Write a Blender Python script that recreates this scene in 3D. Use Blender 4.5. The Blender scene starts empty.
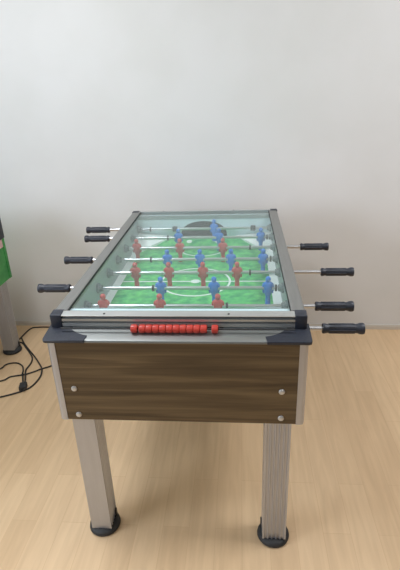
import bpy, bmesh, math, random
from mathutils import Vector, Matrix
random.seed(7)
S = bpy.context.scene
COL = S.collection
PI = math.pi

# ------------------------------------------------------------------ helpers
def srgb(r, g, b):
    f = lambda c: (c/255/12.92) if c/255 <= .04045 else ((c/255+.055)/1.055)**2.4
    return (f(r), f(g), f(b), 1)

class MB:
    """collects shapes and links them as ONE mesh object"""
    def __init__(self): self.bm = bmesh.new()
    def _add(self, tmp, mat=None):
        me = bpy.data.meshes.new('tmp')
        if mat is not None: tmp.transform(mat)
        tmp.to_mesh(me); tmp.free()
        self.bm.from_mesh(me); bpy.data.meshes.remove(me)
        return self
    def box(self, x0, x1, y0, y1, z0, z1, bev=0, seg=2, mat=None):
        t = bmesh.new(); bmesh.ops.create_cube(t, size=1)
        for v in t.verts:
            v.co = Vector(((x0+x1)/2+v.co.x*(x1-x0), (y0+y1)/2+v.co.y*(y1-y0), (z0+z1)/2+v.co.z*(z1-z0)))
        if bev: bmesh.ops.bevel(t, geom=list(t.edges), offset=bev, segments=seg, affect='EDGES', profile=.5)
        return self._add(t, mat)
    def prism(self, pts, axis, a, b, bev=0, mat=None):
        """polygon pts (2D) extruded along axis from a to b. axis x: pts=(y,z); y: (x,z); z: (x,y)"""
        t = bmesh.new()
        def mk(p, c):
            return {'x': (c, p[0], p[1]), 'y': (p[0], c, p[1]), 'z': (p[0], p[1], c)}[axis]
        va = [t.verts.new(mk(p, a)) for p in pts]; vb = [t.verts.new(mk(p, b)) for p in pts]
        n = len(pts)
        t.faces.new(va); t.faces.new(list(reversed(vb)))
        for i in range(n): t.faces.new((va[i], vb[i], vb[(i+1) % n], va[(i+1) % n]))
        bmesh.ops.recalc_face_normals(t, faces=t.faces)
        if bev: bmesh.ops.bevel(t, geom=list(t.edges), offset=bev, segments=2, affect='EDGES', profile=.5, clamp_overlap=True)
        return self._add(t, mat)
    def lathe(self, prof, axis='z', c=(0, 0, 0), n=24, mat=None):
        """prof: list of (radius, along)"""
        t = bmesh.new(); rings = []
        for r, h in prof:
            ring = []
            for k in range(n):
                a = 2*PI*k/n; u, w = r*math.cos(a), r*math.sin(a)
                p = {'z': (u, w, h), 'x': (h, u, w), 'y': (u, h, w)}[axis]
                ring.append(t.verts.new((p[0]+c[0], p[1]+c[1], p[2]+c[2])))
            rings.append(ring)
        for A, B in zip(rings, rings[1:]):
            for k in range(n): t.faces.new((A[k], A[(k+1) % n], B[(k+1) % n], B[k]))
        t.faces.new(rings[0]); t.faces.new(rings[-1])
        bmesh.ops.recalc_face_normals(t, faces=t.faces)
        return self._add(t, mat)
    def loft(self, secs, n=16, p=2.4):
        """stack of superellipse sections (cx, cy, z, rx, ry)"""
        t = bmesh.new(); rings = []
        for cx, cy, z, rx, ry in secs:
            ring = []
            for k in range(n):
                a = 2*PI*k/n; c, s = math.cos(a), math.sin(a)
                ring.append(t.verts.new((cx+rx*math.copysign(abs(c)**(2/p), c), cy+ry*math.copysign(abs(s)**(2/p), s), z)))
            rings.append(ring)
        for A, B in zip(rings, rings[1:]):
            for k in range(n): t.faces.new((A[k], A[(k+1) % n], B[(k+1) % n], B[k]))
        t.faces.new(rings[0]); t.faces.new(rings[-1])
        bmesh.ops.recalc_face_normals(t, faces=t.faces)
        return self._add(t)
    def strip(self, path, w, zf, h=.0008):
        """flat painted line following a 2D path on a height function"""
        t = bmesh.new(); L = []
        n = len(path)
        for i, (x, y) in enumerate(path):
            a = Vector(path[max(i-1, 0)]); b = Vector(path[min(i+1, n-1)])
            d = (b-a).normalized(); nn = Vector((-d.y, d.x))*w/2
            L.append([t.verts.new((x+nn.x, y+nn.y, zf(y+nn.y)+h)), t.verts.new((x-nn.x, y-nn.y, zf(y-nn.y)+h))])
        for A, B in zip(L, L[1:]): t.faces.new((A[0], A[1], B[1], B[0]))
        bmesh.ops.recalc_face_normals(t, faces=t.faces)
        for f in t.faces:
            if f.normal.z < 0: f.normal_flip()
        return self._add(t)
    def build(self, name, mat, parent=None, loc=(0, 0, 0), smooth=35):
        me = bpy.data.meshes.new(name); self.bm.to_mesh(me); self.bm.free()
        if smooth:
            for p in me.polygons: p.use_smooth = True
            me.set_sharp_from_angle(angle=math.radians(smooth))
        for m in (mat if isinstance(mat, (list, tuple)) else [mat]): me.materials.append(m)
        o = bpy.data.objects.new(name, me); COL.objects.link(o)
        o.location = loc
        if parent: o.parent = parent
        return o

def tag(o, label=None, cat=None, group=None, kind=None):
    for k, v in (('label', label), ('category', cat), ('group', group), ('kind', kind)):
        if v: o[k] = v
    return o
def empty(name, loc):
    o = bpy.data.objects.new(name, None); COL.objects.link(o); o.location = loc; o.empty_display_size = .1
    return o
def link_copy(o, parent, loc=None):
    c = o.copy(); COL.objects.link(c); c.parent = parent
    if loc is not None: c.location = loc
    return c

# ------------------------------------------------------------------ materials
def new_mat(name, color=(.8, .8, .8, 1), rough=.5, metal=0, spec=.5, coat=0):
    m = bpy.data.materials.new(name); m.use_nodes = True
    b = m.node_tree.nodes['Principled BSDF']
    b.inputs['Base Color'].default_value = color
    b.inputs['Roughness'].default_value = rough
    b.inputs['Metallic'].default_value = metal
    b.inputs['Specular IOR Level'].default_value = spec
    b.inputs['Coat Weight'].default_value = coat
    return m
def noise_mat(name, c1, c2, scale=(20, 20, 20), rough=.5, metal=0, detail=4, lo=.35, hi=.65, bump=0, spec=.5):
    m = new_mat(name, c1, rough, metal, spec); nt = m.node_tree; N = nt.nodes; L = nt.links
    tc = N.new('ShaderNodeTexCoord'); mp = N.new('ShaderNodeMapping'); mp.inputs['Scale'].default_value = scale
    no = N.new('ShaderNodeTexNoise'); no.inputs['Scale'].default_value = 1; no.inputs['Detail'].default_value = detail
    cr = N.new('ShaderNodeValToRGB'); cr.color_ramp.elements[0].position = lo; cr.color_ramp.elements[1].position = hi
    cr.color_ramp.elements[0].color = c1; cr.color_ramp.elements[1].color = c2
    L.new(tc.outputs['Object'], mp.inputs['Vector']); L.new(mp.outputs['Vector'], no.inputs['Vector'])
    L.new(no.outputs['Fac'], cr.inputs['Fac']); L.new(cr.outputs['Color'], N['Principled BSDF'].inputs['Base Color'])
    if bump:
        bp = N.new('ShaderNodeBump'); bp.inputs['Strength'].default_value = bump; bp.inputs['Distance'].default_value = .002
        L.new(no.outputs['Fac'], bp.inputs['Height']); L.new(bp.outputs['Normal'], N['Principled BSDF'].inputs['Normal'])
    return m

def wood_floor():
    m = new_mat('laminate_floor', rough=.38, spec=.35); nt = m.node_tree; N = nt.nodes; L = nt.links
    b = N['Principled BSDF']
    tc = N.new('ShaderNodeTexCoord'); mp = N.new('ShaderNodeMapping'); mp.inputs['Rotation'].default_value = (0, 0, PI/2)
    br = N.new('ShaderNodeTexBrick'); br.inputs['Scale'].default_value = 1
    br.inputs['Brick Width'].default_value = .62; br.inputs['Row Height'].default_value = .098
    br.inputs['Mortar Size'].default_value = .0012; br.inputs['Mortar Smooth'].default_value = .3; br.inputs['Bias'].default_value = 0
    br.offset = .37
    br.inputs['Color1'].default_value = srgb(217, 186, 148); br.inputs['Color2'].default_value = srgb(225, 195, 157)
    br.inputs['Mortar'].default_value = srgb(212, 180, 142)
    mp2 = N.new('ShaderNodeMapping'); mp2.inputs['Scale'].default_value = (38, 3.2, 1)
    no = N.new('ShaderNodeTexNoise'); no.inputs['Scale'].default_value = 1; no.inputs['Detail'].default_value = 6; no.inputs['Distortion'].default_value = .6
    cr = N.new('ShaderNodeValToRGB')
    cr.color_ramp.elements[0].position = .3; cr.color_ramp.elements[0].color = (.86, .82, .78, 1)
    cr.color_ramp.elements[1].position = .72; cr.color_ramp.elements[1].color = (1.04, 1.03, 1.01, 1)
    mx = N.new('ShaderNodeMix'); mx.data_type = 'RGBA'; mx.blend_type = 'MULTIPLY'; mx.inputs[0].default_value = .75
    L.new(tc.outputs['Object'], mp.inputs['Vector']); L.new(mp.outputs['Vector'], br.inputs['Vector'])
    L.new(tc.outputs['Object'], mp2.inputs['Vector']); L.new(mp2.outputs['Vector'], no.inputs['Vector'])
    L.new(no.outputs['Fac'], cr.inputs['Fac'])
    L.new(br.outputs['Color'], mx.inputs[6]); L.new(cr.outputs['Color'], mx.inputs[7]); L.new(mx.outputs[2], b.inputs['Base Color'])
    return m

def walnut():
    m = new_mat('walnut_laminate', rough=.42, spec=.4); nt = m.node_tree; N = nt.nodes; L = nt.links
    b = N['Principled BSDF']
    tc = N.new('ShaderNodeTexCoord'); mp = N.new('ShaderNodeMapping'); mp.inputs['Scale'].default_value = (1.3, 1.3, 26)
    n1 = N.new('ShaderNodeTexNoise'); n1.inputs['Scale'].default_value = 1.0; n1.inputs['Detail'].default_value = 3; n1.inputs['Distortion'].default_value = .9
    mp2 = N.new('ShaderNodeMapping'); mp2.inputs['Scale'].default_value = (6, 6, 170)
    n2 = N.new('ShaderNodeTexNoise'); n2.inputs['Scale'].default_value = 1; n2.inputs['Detail'].default_value = 4
    cr = N.new('ShaderNodeValToRGB'); e = cr.color_ramp.elements
    e[0].position = .30; e[0].color = srgb(70, 56, 39); e[1].position = .72; e[1].color = srgb(122, 102, 73)
    k = e.new(.5); k.color = srgb(93, 76, 53)
    cr2 = N.new('ShaderNodeValToRGB'); f = cr2.color_ramp.elements
    f[0].position = .3; f[0].color = (.78, .76, .74, 1); f[1].position = .7; f[1].color = (1.06, 1.05, 1.03, 1)
    mx = N.new('ShaderNodeMix'); mx.data_type = 'RGBA'; mx.blend_type = 'MULTIPLY'; mx.inputs[0].default_value = .8
    for q, w in ((mp, n1), (mp2, n2)):
        L.new(tc.outputs['Object'], q.inputs['Vector']); L.new(q.outputs['Vector'], w.inputs['Vector'])
    L.new(n1.outputs['Fac'], cr.inputs['Fac']); L.new(n2.outputs['Fac'], cr2.inputs['Fac'])
    L.new(cr.outputs['Color'], mx.inputs[6]); L.new(cr2.outputs['Color'], mx.inputs[7]); L.new(mx.outputs[2], b.inputs['Base Color'])
    return m

def pane_glass():
    m = bpy.data.materials.new('pane_glass'); m.use_nodes = True; nt = m.node_tree; N = nt.nodes; L = nt.links
    N.remove(N['Principled BSDF']); out = N['Material Output']
    tr = N.new('ShaderNodeBsdfTransparent'); tr.inputs['Color'].default_value = (.955, .985, .98, 1)
    gl = N.new('ShaderNodeBsdfGlossy'); gl.inputs['Roughness'].default_value = .03; gl.inputs['Color'].default_value = (.93, 1, .98, 1)
    fr = N.new('ShaderNodeFresnel'); fr.inputs['IOR'].default_value = 1.48
    geo = N.new('ShaderNodeNewGeometry')
    # use the same IOR on both faces of the pane (a back face would otherwise read as total reflection)
    mxi = N.new('ShaderNodeMix'); mxi.data_type = 'FLOAT'; mxi.inputs[2].default_value = 1.35; mxi.inputs[3].default_value = 1/1.35
    L.new(geo.outputs['Backfacing'], mxi.inputs[0]); L.new(mxi.outputs[0], fr.inputs['IOR'])
    mx = N.new('ShaderNodeMixShader')
    L.new(fr.outputs['Fac'], mx.inputs[0]); L.new(tr.outputs[0], mx.inputs[1]); L.new(gl.outputs[0], mx.inputs[2]); L.new(mx.outputs[0], out.inputs['Surface'])
    return m

M = {}
M['floor'] = wood_floor()
M['wall'] = noise_mat('painted_wall', srgb(220, 219, 216), srgb(224, 223, 221), (3, 3, 3), rough=.85, spec=.2)
M['ceiling'] = new_mat('ceiling_white', srgb(235, 235, 232), .9)
M['base'] = new_mat('baseboard_paint', srgb(206, 198, 186), .55)
M['walnut'] = walnut()
M['alu'] = noise_mat('brushed_aluminium', srgb(168, 170, 168), srgb(161, 163, 161), (8, 90, 90), rough=.3, metal=.9)
M['alu_ledge'] = noise_mat('ledge_aluminium', srgb(160, 163, 161), srgb(153, 156, 154), (8, 90, 90), rough=.40, metal=.85)
M['alu_rail'] = noise_mat('rail_aluminium', srgb(204, 206, 204), srgb(197, 199, 197), (8, 90, 90), rough=.32, metal=.75)
M['alu_side'] = noise_mat('satin_aluminium', srgb(150, 150, 147), srgb(144, 144, 141), (90, 8, 90), rough=.42, metal=.75)
M['alu_leg'] = noise_mat('anodised_leg', srgb(186, 190, 199), srgb(181, 185, 194), (60, 60, 6), rough=.33, metal=.78)
M['chrome'] = new_mat('steel_rod', srgb(206, 208, 212), .3, 1)
M['plastic'] = noise_mat('black_plastic', srgb(36, 40, 50), srgb(44, 48, 58), (150, 150, 150), rough=.45)
M['rubber'] = noise_mat('black_rubber', srgb(42, 42, 43), srgb(52, 52, 52), (90, 90, 90), rough=.6)
M['gasket'] = new_mat('gasket', srgb(28, 32, 31), .6)
M['dark'] = new_mat('goal_dark', srgb(38, 44, 46), .7)
M['red_bead'] = noise_mat('red_bead', srgb(178, 54, 46), srgb(192, 66, 54), (60, 60, 60), rough=.35)
M['red'] = noise_mat('red_player', srgb(190, 62, 56), srgb(203, 76, 66), (60, 60, 60), rough=.4)
M['blue'] = noise_mat('blue_player', srgb(0, 112, 206), srgb(0, 122, 214), (60, 60, 60), rough=.4)
M['pitch'] = noise_mat('printed_pitch', srgb(24, 152, 92), srgb(112, 214, 116), (30, 30, 30), rough=.5, detail=6, lo=.36, hi=.72)
M['line'] = new_mat('white_print', srgb(238, 242, 238), .5)
M['border'] = new_mat('white_border', srgb(248, 250, 250), .5)
M['inner'] = new_mat('inner_grey', srgb(216, 232, 240), .5)
M['lining'] = new_mat('grey_lining', srgb(150, 158, 160), .45, .3)
M['bush'] = new_mat('grey_bushing', srgb(104, 112, 114), .5)
M['glass'] = pane_glass()
M['green_side'] = noise_mat('green_print', srgb(38, 128, 58), srgb(76, 160, 82), (9, 9, 14), rough=.45)
M['pale_strip'] = new_mat('pale_pink_strip', srgb(214, 176, 176), .5)
M['cable'] = new_mat('black_cable', srgb(40, 38, 37), .5)
M['bolt'] = new_mat('zinc_bolt', srgb(206, 206, 204), .35, .6)
M['slot_shade'] = new_mat('groove_shade', srgb(92, 95, 96), .5)  # dark grey standing in for the shade inside the rail grooves
M['screw'] = new_mat('dark_screw', srgb(40, 40, 40), .5, .3)

# ------------------------------------------------------------------ setting
def wy(x): return 1.5396-.0118*x          # the back wall runs a touch out of square with the table
f = MB(); f.prism([(-5, -4.5), (5, -4.5), (5, wy(5)+.1), (-5, wy(-5)+.1)], 'z', -.06, 0)
tag(f.build('floor', M['floor'], smooth=0), kind='structure')
w = MB(); w.prism([(-5, wy(-5)), (5, wy(5)), (5, wy(5)+.1), (-5, wy(-5)+.1)], 'z', 0, 2.75)
tag(w.build('wall_back', M['wall'], smooth=0), kind='structure')
c = MB(); c.prism([(-5, -4.5), (5, -4.5), (5, wy(5)+.1), (-5, wy(-5)+.1)], 'z', 2.75, 2.83)
tag(c.build('ceiling', M['ceiling'], smooth=0), kind='structure')
b = MB()
b.prism([(-5, wy(-5)-.010), (5, wy(5)-.010), (5, wy(5)), (-5, wy(-5))], 'z', 0, .024)
b.prism([(-5, wy(-5)-.006), (5, wy(5)-.006), (5, wy(5)), (-5, wy(-5))], 'z', .024, .030)
tag(b.build('baseboard_back', M['base'], smooth=0), kind='structure')

# ------------------------------------------------------------------ shared small shapes
def player_mesh(kind):
    m = MB()
    # foot block, legs, hips, chest, shoulders, neck, head : z is measured from the rod axis
    m.loft([(0, -.001, -.066, .0085, .0095), (0, -.001, -.063, .010, .011), (0, -.001, -.046, .0095, .0085), (0, 0, -.034, .0085, .0065),
            (0, 0, -.026, .011, .008), (0, 0, -.016, .0145, .0105), (0, 0, 0, .0160, .0125), (0, 0, .012, .0175, .0115),
            (0, 0, .019, .0175, .0095), (0, 0, .0235, .0130, .0075), (0, 0, .0255, .0055, .0055)], n=20, p=2.8)
    m.loft([(0, 0, .024, .0050, .0050), (0, 0, .027, .0075, .0075), (0, 0, .032, .0095, .0098), (0, 0, .037, .0100, .0102),
            (0, 0, .042, .0088, .0090), (0, 0, .0455, .0055, .0055), (0, 0, .047, .0015, .0015)], n=18, p=2)
    for s in (-1, 1):   # arms moulded to the sides
        m.loft([(s*.0165, -.001, -.020, .0025, .0035), (s*.0178, -.001, -.010, .0035, .0050), (s*.0185, 0, .004, .0040, .0055), (s*.0165, 0, .016, .0045, .0060), (s*.0145, 0, .0205, .003, .004)], n=10, p=2)
    m.box(-.0095, .0095, -.0145, .0085, -.0665, -.056, .003)
    return m
def handle_mesh(sgn):
    # the stem side is at 0, the flared end at sgn*.127
    p = [(.0095, 0), (.0150, .001), (.0162, .004), (.0158, .010), (.0142, .015), (.0138, .030), (.0152, .055), (.0158, .075), (.0142, .098),
         (.0146, .105), (.0176, .113), (.0182, .121), (.0168, .126), (.0110, .127)]
    m = MB(); m.lathe([(r, sgn*h) for r, h in p], 'x', n=28)
    for k in range(8):     # moulded ribs
        a = 2*PI*k/8
        m.box(sgn*.02-.000 if sgn > 0 else -.098, .098 if sgn > 0 else -.02, -.0022, .0022, .0130, .0163, .0008, 1, Matrix.Rotation(a, 4, 'X'))
    return m
def foot_prof():
    return [(.046, 0), (.055, .002), (.0575, .007), (.056, .015), (.050, .021), (.030, .026), (.012, .027)]

# ------------------------------------------------------------------ foosball table
YC = .6125                                # table centre, local y = world y - YC
def build_table(root, dz=0.0, zb=.554, side_mat=None, front_mat=None, cap_z=.844, plain=False, rods=None):
    """root sits on the floor at the centre of the table"""
    def B(mb, name, mat, parent=root, smooth=35, lift=dz):
        return mb.build(name, mat, parent, (0, 0, lift), smooth)
    HL = YC                                # half length of the glass frame
    F = HL+.055                            # front of the cabinet
    z0 = zb-dz                             # bottom of the cabinet in lifted coordinates
    # --- cabinet
    for s, nm in ((-1, 'front_panel'), (1, 'back_panel')):
        B(MB().box(-.3615, .3615, min(s*F, s*(F-.02)), max(s*F, s*(F-.02)), z0, .828, .001, 1), nm, front_mat)
    for s in (-1, 1):
        B(MB().prism([(-F+.03, z0), (F-.03, z0), (F-.03, .826), (HL-.002, .826), (HL-.002, .846), (-HL+.002, .846), (-HL+.002, .826), (-F+.03, .826)], 'x', *sorted((s*.3825, s*.360))), 'side_panel', side_mat)
        if plain:
            B(MB().box(min(s*.3838, s*.381), max(s*.3838, s*.381), -F+.03, F-.03, .69, .735), 'side_strip', M['pale_strip'])
    B(MB().box(-.360, .360, -F+.02, F-.02, z0+.004, z0+.02), 'bottom_panel', M['inner'])
    for sx in (-1, 1):
        for sy in (-1, 1):
            # rounded aluminium corner post
            pts = []
            x1, y1, r = .3865, F+.0015, .014
            for k in range(7):
                a = PI/2*k/6
                pts.append((x1-r+r*math.cos(a), y1-r+r*math.sin(a)))
            pts += [(.3605, F+.0015), (.3605, F-.004), (.366, F-.008), (.366, F-.032), (.3855, F-.032)]
            B(MB().prism([(sx*p[0], sy*p[1]) for p in pts], 'z', z0-.0005, (.734 if plain else .8268)), 'corner_post', side_mat if plain else M['alu_leg'])
    # --- ledges in front of and behind the frame
    for sy in (-1, 1):
        pts = [(HL-.002, .8445), (HL+.050, .8355), (HL+.0565, .8335), (HL+.0585, .8305), (HL+.0585, .8265), (HL+.045, .8255), (HL-.002, .8255)]
        B(MB().prism([(sy*p[0], p[1]) for p in pts], 'x', *((-.346, .346) if plain else (-.384, .384))), 'ledge', M['alu_ledge'])
    # --- black corner plates lying on the ledges
    def topz(y):                           # ledge surface
        return .8447 if y < HL else .8447-(y-HL)*.18
    for sx in (-1, 1):
        for sy in (-1, 1):
            if plain: continue
            out = [(.3945, HL-.03), (.3945, HL+.052), (.3925, HL+.0575), (.387, HL+.0605), (.268, HL+.0605),
                   (.2635, HL+.038), (.276, HL+.035), (.289, HL+.030), (.300, HL+.025), (.309, HL+.0185), (.320, HL+.009), (.331, HL-.002), (.331, HL-.03)]
            t = bmesh.new()
            top = [t.verts.new((sx*x, sy*y, topz(y)+.0022)) for x, y in out]
            mid = [t.verts.new((sx*(x+(.0008 if x > .34 else 0)), sy*(y+(.001 if y > HL+.04 else 0)), topz(y)-.0005)) for x, y in out]
            bot = [t.verts.new((sx*x, sy*y, .8262)) for x, y in out]
            n = len(out)
            for A, C in ((top, mid), (mid, bot)):
                for i in range(n): t.faces.new((A[i], A[(i+1) % n], C[(i+1) % n], C[i]))
            ft = t.faces.new(top); t.faces.new(bot)
            bmesh.ops.triangulate(t, faces=[ft])
            bmesh.ops.recalc_face_normals(t, faces=t.faces)
            m = MB(); m._add(t); B(m, 'corner_plate', M['plastic'], smooth=25)
    # --- glass frame
    CY = F+.0035 if plain else HL+.001
    for sy in (-1, 1):                     # front and back rails: grooved extrusion
        o = HL-.001
        g = .015
        pts = [(o-.028, .8888), (o-.004, .8860), (o, .8848), (o, .8835), (o-g, .8832), (o-g, .8745), (o, .8742), (o, .8665), (o-g, .8662), (o-g, .8612),
               (o, .8608), (o, .8490), (o-.004, .8460), (o-.028, .8460)]
        for za, zc in ((.8748, .8830), (.8614, .8660)):
            B(MB().box(-.346, .346, *sorted((sy*(o-g-.002), sy*(o-.006))), za, zc), 'groove_shade', M['slot_shade'])  # added strips, coloured dark to paint shade into the grooves
        r = B(MB().prism([(sy*p[0], p[1]) for p in pts], 'x', -.351, .351), 'frame_rail', M['alu_rail'], smooth=20)
        for x in (-.219, .157):
            B(MB().lathe([(.0034, -.003), (.0034, .0012)], 'z', (0, 0, 0), 12, Matrix.Translation((x, sy*(HL-.012), .8867)) @ Matrix.Rotation(-sy*math.radians(6.7), 4, 'X')), 'screw', M['screw'])
    for sx in (-1, 1):                     # wide side rails, sloping down a little to the glass
        pts = [(.382, .846), (.3835, .884), (.380, .8880), (.346, .8888), (.342, .8870), (.342, .872), (.356, .846)]
        B(MB().prism([(sx*p[0], p[1]) for p in pts], 'y', -HL+.034, HL-.034), 'frame_rail', M['alu_side'], smooth=20)
        B(MB().box(min(sx*.3425, sx*.3395), max(sx*.3425, sx*.3395), -HL+.03, HL-.03, .8790, .8872, .0006, 1), 'gasket', M['gasket'])
        for sy in (-1, 1):                 # black corner caps
            prof = [(HL-.036, cap_z), (CY, cap_z), (CY, .8880), (HL-.036, .8905)]
            B(MB().prism([(sy*p[0], p[1]) for p in prof], 'x', *sorted((sx*.3855, sx*.3500)), bev=.0025), 'corner_cap', M['plastic'])
    B(MB().box(-.343, .343, -HL+.025, HL-.025, .8800, .8835), 'glass_pane', M['glass'], smooth=0)
    # --- playfield
    YI = .545                              # inner half length
    def zf(y):
        a = abs(y)-.40
        return .733 if a <= 0 else .733+.030*(a/(YI-.40))**1.6
    t = bmesh.new(); ys = [-YI]+[-YI+(YI-.4)*k/8 for k in range(1, 9)]+[-.2, 0, .2]+[.4+(YI-.4)*k/8 for k in range(0, 9)]
    rows = [[t.verts.new((x, y, zf(y))) for x in (-.3545, .3545)] for y in ys]
    low = [[t.verts.new((x, y, .72)) for x in (-.3545, .3545)] for y in ys]
    for a, b_, c_, d in zip(rows, rows[1:], low, low[1:]):
        t.faces.new((a[0], a[1], b_[1], b_[0])); t.faces.new((c_[0], d[0], d[1], c_[1]))
        t.faces.new((a[0], b_[0], d[0], c_[0])); t.faces.new((a[1], c_[1], d[1], b_[1]))
    t.faces.new((rows[0][0], low[0][0], low[0][1], rows[0][1])); t.faces.new((rows[-1][0], rows[-1][1], low[-1][1], low[-1][0]))
    bmesh.ops.recalc_face_normals(t, faces=t.faces)
    m = MB(); m._add(t); pitch = B(m, 'pitch', M['pitch'])
    for s in (-1, 1):                      # white side borders
        MB().strip([(s*.336, y) for y in ys], .037, zf, .0006).build('border_band', M['border'], pitch)
    circ = lambda cx, cy, r, a0, a1, n=40: [(cx+r*math.cos(a0+(a1-a0)*k/n), cy+r*math.sin(a0+(a1-a0)*k/n)) for k in range(n+1)]
    def mark(name, path, wd, h):
        MB().strip(path, wd, zf, h).build(name, M['line'], pitch)
    mark('centre_circle', circ(0, 0, .148, 0, 2*PI, 64), .009, .0011)
    mark('halfway_line', [(-.318, 0), (.318, 0)], .009, .0009)
    mark('centre_spot', circ(0, 0, .010, 0, 2*PI, 20), .020, .0013)
    for s in (-1, 1):
        mark('penalty_spot', circ(0, s*.43, .010, 0, 2*PI, 20), .018, .0012)
        mark('penalty_arc', circ(0, s*.43, .115, PI*1.18 if s > 0 else PI*.18, PI*1.82 if s > 0 else PI*.82), .008, .0011)
        for dx in (-.075, .075): mark('corner_spot', circ(dx, s*.495, .008, 0, 2*PI, 20), .014, .0012)
    for sx in (-1, 1):                     # white corner ramps
        for sy in (-1, 1):
            t = bmesh.new()
            P = [(.3545, .335, zf(.335)+.001), (.170, YI, zf(YI)+.001), (.3545, YI, .785)]
            Q = [(.3545, .335, .725), (.170, YI, .725), (.3545, YI, .725)]
            va = [t.verts.new((sx*p[0], sy*p[1], p[2])) for p in P]; vb = [t.verts.new((sx*p[0], sy*p[1], p[2])) for p in Q]
            t.faces.new(va); t.faces.new(vb)
            for i in range(3): t.faces.new((va[i], va[(i+1) % 3], vb[(i+1) % 3], vb[i]))
            bmesh.ops.recalc_face_normals(t, faces=t.faces)
            m = MB(); m._add(t); B(m, 'corner_ramp', M['border'])
    for sx in (-1, 1):                     # grey inner lining of the side walls
        B(MB().box(min(sx*.356, sx*.352), max(sx*.356, sx*.352), -YI, YI, .722, .874), 'side_lining', M['lining'])
    for sy in (-1, 1):                     # end boards with the arched goal mouth
        zg = zf(YI)-.002
        arch = [(.122*math.cos(PI*k/24), zg+.006+.078*math.sin(PI*k/24)**.8) for k in range(25)]
        pts = [(-.353, zg), (-.353, .876), (.353, .876), (.353, zg), (.122, zg)]+arch+[(-.122, zg)]
        y0, y1 = sy*YI, sy*(YI+.012)
        B(MB().prism(pts, 'y', min(y0, y1), max(y0, y1)), 'end_board', M['inner'])
        B(MB().box(-.351, .351, *sorted((sy*(YI-.003), sy*(YI-.0002))), .858, .8775), 'end_trim', M['lining'])
        m = MB()
        ya, yb = sorted((sy*(YI+.012), sy*(YI+.034)))
        m.box(-.140, .140, *sorted((sy*(YI+.032), sy*(YI+.036))), zg-.02, .868)
        m.box(-.140, .140, ya, yb, zg-.024, zg-.002); m.box(-.140, .140, ya, yb, .864, .868)
        m.box(-.140, -.136, ya, yb, zg-.02, .868); m.box(.136, .140, ya, yb, zg-.02, .868)
        B(m, 'goal_box', M['dark'])
    # --- rods (each a part with handle, players, stops)
    bushm = None
    protos = {}
    for i, (hs, hx, team, xs, rings, fat, tilt) in enumerate(rods):
        y = 1.14-.153*i-YC
        z = .809
        hx0 = hx                            # x of the inner end of the handle
        end = -hs*.345
        a, b_ = sorted((hx0+hs*.02, end))
        rod = MB().lathe([(.0055, a), (.0072, a+.001), (.0072, b_-.001), (.0055, b_)], 'x', n=16).build('rod', M['chrome'], root, (0, y, z+dz))
        rod.rotation_euler.x = tilt
        key = ('h', hs)
        if key not in protos:
            protos[key] = handle_mesh(hs).build('handle', M['plastic'], rod, (hx0, 0, 0))
        else: link_copy(protos[key], rod, (hx0, 0, 0))
        for x in xs:
            if team not in protos:
                protos[team] = player_mesh(team).build('player_figure', M[team], rod, (x, 0, 0)); 
            else: link_copy(protos[team], rod, (x, 0, 0))
        for x in rings:
            if 'ring' not in protos: protos['ring'] = MB().lathe([(.0073, -.004), (.0128, -.0035), (.0128, .0035), (.0073, .004)], 'x', n=18).build('stop_ring', M['gasket'], rod, (x, 0, 0))
            else: link_copy(protos['ring'], rod, (x, 0, 0))
        for x in fat:
            if 'fat' not in protos: protos['fat'] = MB().lathe([(.0073, -.013), (.0125, -.012), (.0140, -.008), (.0140, .008), (.0125, .012), (.0073, .013)], 'x', n=18).build('rubber_bumper', M['rubber'], rod, (x, 0, 0))
            else: link_copy(protos['fat'], rod, (x, 0, 0))
        for s in (-1, 1):
            if bushm is None:
                bushm = MB().lathe([(.0200, .352), (.0200, .345), (.0150, .342), (.0120, .331), (.0085, .330)], 'x', n=20).build('bushing', M['bush'], root)
                o = bushm
            else: o = link_copy(bushm, root)
            o.location = (0, y, z+dz); o.rotation_euler.z = 0 if s > 0 else PI
    # --- goal counter in front of the frame
    rod = MB().lathe([(.0028, -.3475), (.0028, .3475)], 'x', n=10).build('score_rod', M['rubber'], root, (0, -HL-.0195, .8537+dz))
    bead = None
    xs = [-.1230]+[-.0985+.0203*k for k in range(10)]+[.1172]
    for x in xs:
        if bead is None:
            bead = MB().lathe([(.004, -.0096), (.0105, -.0096), (.0122, -.0078), (.0128, -.003), (.0128, .003), (.0122, .0078), (.0105, .0096), (.004, .0096)], 'x', n=20).build('score_bead', M['red_bead'], rod, (x, 0, 0))
        else: link_copy(bead, rod, (x, 0, 0))
    # --- bolts
    for x, z in ((-.3235, .660), (-.3225, .5605), (.3145, .661), (.3150, .5625)):
        if not plain:
            B(MB().lathe([(.0095, -F), (.0095, -F-.0015), (.0080, -F-.0038), (.0045, -F-.0052), (.001, -F-.0054)], 'y', (x, 0, z), 20), 'bolt', M['bolt'])
    # --- legs
    def leg(x0, x1, y0, y1, flute, foot_z=0):
        zt = zb+.003; zl = .026
        n = 5; pts = []
        def side(p, q, fl):
            P, Q = Vector(p), Vector(q); d = Q-P; nrm = Vector((-d.y, d.x)).normalized()
            res = [P]
            if fl:
                for k in range(n):
                    c0 = .06+.88*k/n; wdt = .88/n
                    for u, dep in ((c0+.14*wdt, 0), (c0+.26*wdt, .0035), (c0+.74*wdt, .0035), (c0+.86*wdt, 0)):
                        res.append(P+d*u+nrm*dep)
            return res
        cs = [(x0, y0), (x1, y0), (x1, y1), (x0, y1)]
        for k in range(4):
            fl = (k % 2 == 0) if flute == 'front' else (k % 2 == 1)
            pts += side(cs[k], cs[(k+1) % 4], fl)
        lg = MB().prism([(p.x, p.y) for p in pts], 'z', zl, zt).build('leg', M['alu_leg'], root, smooth=15)
        m = MB().lathe(foot_prof(), 'z', ((x0+x1)/2, (y0+y1)/2, 0), 32)
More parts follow.
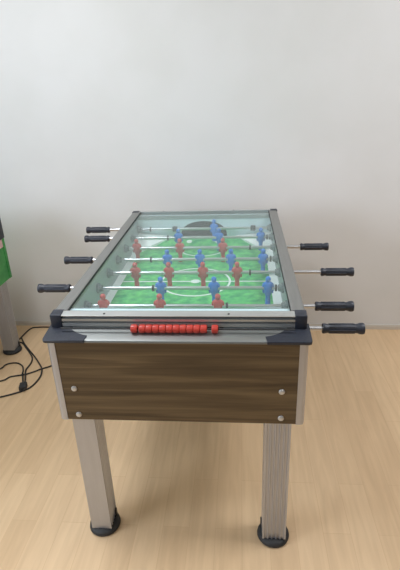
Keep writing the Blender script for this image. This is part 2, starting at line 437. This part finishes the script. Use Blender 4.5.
        for dx, dy in ((1, 1), (-1, 1)):    # tabs of the foot gripping the leg
            xx = (x1+.0015) if dx > 0 else (x0-.0015)
            m.box(xx-.003, xx+.003, y1-.020, y1-.006, .02, .052, .001, 1)
        m.build('foot', M['rubber'], lg)
    lx, ly = (.014, .010) if plain else (0, 0)
    leg(-.3545, -.2815, -.6530, -.5750, 'side')
    leg(.2670, .3485, -.6660, -.5905, 'front')
    leg(-.3485, -.2670, .5905, .6660, 'front')
    leg(.2815-lx, .3545-lx, .5750+ly, .6530+ly, 'side')

# rods from the far end:  handle side, inner handle end x, team, players x, rings, bumpers, tilt
RODS = [
    (-1, -.503, 'blue', [.055], [-.282], [-.151, .259], -.25),
    (-1, -.465, 'blue', [-.114, .088, .293], [-.167, .323], [], 0),
    (1, .465, 'red', [-.293, -.089, .112], [.237], [], .05),
    (-1, -.462, 'blue', [-.126, .017, .152, .290], [-.199, .322], [], 0),
    (1, .510, 'red', [-.236, -.098, .041, .179], [.231], [], .06),
    (-1, -.459, 'blue', [-.107, .094, .294], [-.137, .323], [], .04),
    (1, .443, 'red', [-.286, -.087, .115], [.146], [], 0),
    (1, .442, 'red', [-.02], [.20], [-.17, .13], 0),
]
t1 = empty('foosball_table', (0, YC, 0))
tag(t1, 'large foosball table with walnut front, glass top and red score beads, in the centre', 'foosball table')
build_table(t1, 0, .540, M['walnut'], M['walnut'], rods=RODS)

RODS2 = [(h, (-.46 if h < 0 else .43), t, x, r, f_, ti) for h, hx, t, x, r, f_, ti in RODS]
t2 = empty('foosball_table', (-1.550, YC-.022, 0))
tag(t2, 'foosball table with a green side panel cut off by the left edge, near the wall', 'foosball table')
build_table(t2, 0, .495, M['green_side'], M['green_side'], cap_z=.735, plain=True, rods=RODS2)

# ------------------------------------------------------------------ cables on the floor
def smooth_path(p, n=10):
    P = [Vector(q) for q in p]; out = []
    for i in range(len(P)-1):
        a, b_, c_, d = P[max(i-1, 0)], P[i], P[i+1], P[min(i+2, len(P)-1)]
        for k in range(n):
            t = k/n
            out.append(.5*((2*b_)+(c_-a)*t+(2*a-5*b_+4*c_-d)*t*t+(-a+3*b_-3*c_+d)*t**3))
    out.append(P[-1]); return out
def tube(name, path, r, mat, parent=None, n=8):
    P = smooth_path(path); t = bmesh.new(); rings = []
    for i, p in enumerate(P):
        d = (P[min(i+1, len(P)-1)]-P[max(i-1, 0)]).normalized()
        s = d.cross(Vector((0, 0, 1))).normalized(); u = s.cross(d)
        rings.append([t.verts.new(p+s*r*math.cos(2*PI*k/n)+u*r*math.sin(2*PI*k/n)) for k in range(n)])
    for A, B_ in zip(rings, rings[1:]):
        for k in range(n): t.faces.new((A[k], A[(k+1) % n], B_[(k+1) % n], B_[k]))
    t.faces.new(rings[0]); t.faces.new(rings[-1]); bmesh.ops.recalc_face_normals(t, faces=t.faces)
    m = MB(); m._add(t); return m.build(name, mat, parent)
CR = .0045
A_ = [(-.45, 1.47), (-.7, 1.495), (-1.0, 1.512), (-1.153, 1.516), (-1.203, 1.513), (-1.236, 1.505), (-1.253, 1.465), (-1.261, 1.354), (-1.254, 1.364), (-1.209, 1.301), (-1.142, 1.222), (-1.067, 1.137), (-1.007, 1.061), (-0.967, 0.999), (-0.953, 0.948), (-0.952, 0.895), (-0.962, 0.843), (-0.986, 0.806), (-1.043, 0.768), (-1.097, 0.741), (-1.144, 0.722), (-1.23, .69), (-1.35, .70), (-1.52, .82)]
B_ = [(-1.284, 1.268), (-1.25, 1.297), (-1.233, 1.309), (-1.205, 1.287), (-1.174, 1.248), (-1.122, 1.185), (-1.083, 1.132), (-1.066, 1.081), (-1.064, 1.033), (-1.063, 0.996), (-1.04, 0.936), (-1.017, 0.879), (-1.009, 0.850)]
C_ = [(-1.42, .86), (-1.33, .90), (-1.259, 0.971), (-1.221, 1.014), (-1.215, 1.046), (-1.195, 1.063), (-1.17, 1.07), (-1.14, 1.065), (-1.103, 1.037), (-1.078, 0.991), (-1.058, 0.940), (-1.030, .880), (-1.018, .850)]
D_ = [(-.55, 1.22), (-.75, 1.18), (-0.881, 1.096), (-0.932, 1.041), (-0.977, 1.009), (-1.013, 0.977), (-1.055, 0.951), (-1.098, 0.938), (-1.13, 0.924), (-1.149, 0.895), (-1.198, 0.874), (-1.30, .86), (-1.38, .80)]
def lay(p, base=CR, humps=()):
    return [(x, y, base+sum(h*math.exp(-((x-a)**2+(y-b)**2)/.0016) for a, b, h in humps)) for x, y in p]
tag(tube('power_cable', lay(A_, CR, [(-.972, 1.01, .010)]), CR, M['cable']), 'long black cable coming along the wall and curving down round the plug', 'cable', None)
pb = tube('plugged_cable', lay(B_, CR, [(-1.055, .951, .010), (-1.012, .855, .006)]), CR*.95, M['cable'])
tag(pb, 'black cord with a plug on its end, coming from the foot of the green table', 'cable')
m = MB()
m.box(-.019, .019, -.030, .022, .001, .030, .005, 2); m.box(-.013, .013, .02, .034, .006, .024, .004, 2)
for q in (-.0085, .0085): m.lathe([(.0024, -.048), (.0024, -.028)], 'y', (q, 0, .016), 10)
pl = m.build('plug', M['rubber'], pb, (-1.003, .826, 0)); pl.rotation_euler.z = .25
tag(tube('extension_cable', lay(C_, CR, [(-1.058, .945, .011), (-1.02, .86, .006)]), CR*.95, M['cable']), 'black cord bowed in an arch from the left edge to the plug', 'cable')
tag(tube('extension_cable', lay(D_, CR), CR*.95, M['cable']), 'black cable lying across the others from the left edge to under the walnut table', 'cable')
# ------------------------------------------------------------------ camera (solved from the table's corners)
cam = bpy.data.cameras.new('camera'); co = bpy.data.objects.new('camera', cam); COL.objects.link(co)
R = Vector((0.99630185, 0.07757976, -0.03693243)); U = Vector((0.00253686, 0.4030885, 0.91515749)); Fw = Vector((-0.08588473, 0.91186679, -0.40140101))
mat = Matrix((R, U, -Fw)).transposed().to_4x4(); mat.translation = (0.19088862, -1.21224633, 1.51998424)
co.matrix_world = mat
cam.sensor_fit = 'VERTICAL'; cam.sensor_height = 24; cam.sensor_width = 24; cam.lens = 464.68*24/570
cam.clip_start = .02
S.camera = co

# ------------------------------------------------------------------ light
def area(name, loc, rot, sx, sy, power, col=(1, 1, 1)):
    l = bpy.data.lights.new(name, 'AREA'); l.shape = 'RECTANGLE'; l.size = sx; l.size_y = sy; l.energy = power; l.color = col
    o = bpy.data.objects.new(name, l); COL.objects.link(o); o.location = loc; o.rotation_euler = rot; return o
NC = (.97, 1, 1.05)
area('ceiling_lamp', (-.9, .2, 2.70), (0, 0, 0), .6, .6, 28, NC)
area('ceiling_lamp', (1.5, .1, 2.70), (0, 0, 0), .6, .6, 32, NC)
area('ceiling_lamp', (-.9, -1.9, 2.70), (0, 0, 0), .6, .6, 5, NC)
area('ceiling_lamp', (1.1, -1.9, 2.70), (0, 0, 0), .6, .6, 5, NC)
area('window_daylight', (-2.7, -1.5, 1.75), (0, math.radians(-90), math.radians(12)), 1.4, 1.7, 60, (.86, .98, 1.14))
wd = bpy.data.worlds.new('room_ambient'); S.world = wd; wd.use_nodes = True
bg = wd.node_tree.nodes['Background']; bg.inputs['Color'].default_value = (1, .98, .95, 1); bg.inputs['Strength'].default_value = .05

S.view_settings.view_transform = 'Standard'; S.view_settings.look = 'None'
S.view_settings.exposure = 0.0; S.view_settings.gamma = 1
S.view_settings.use_curve_mapping = False
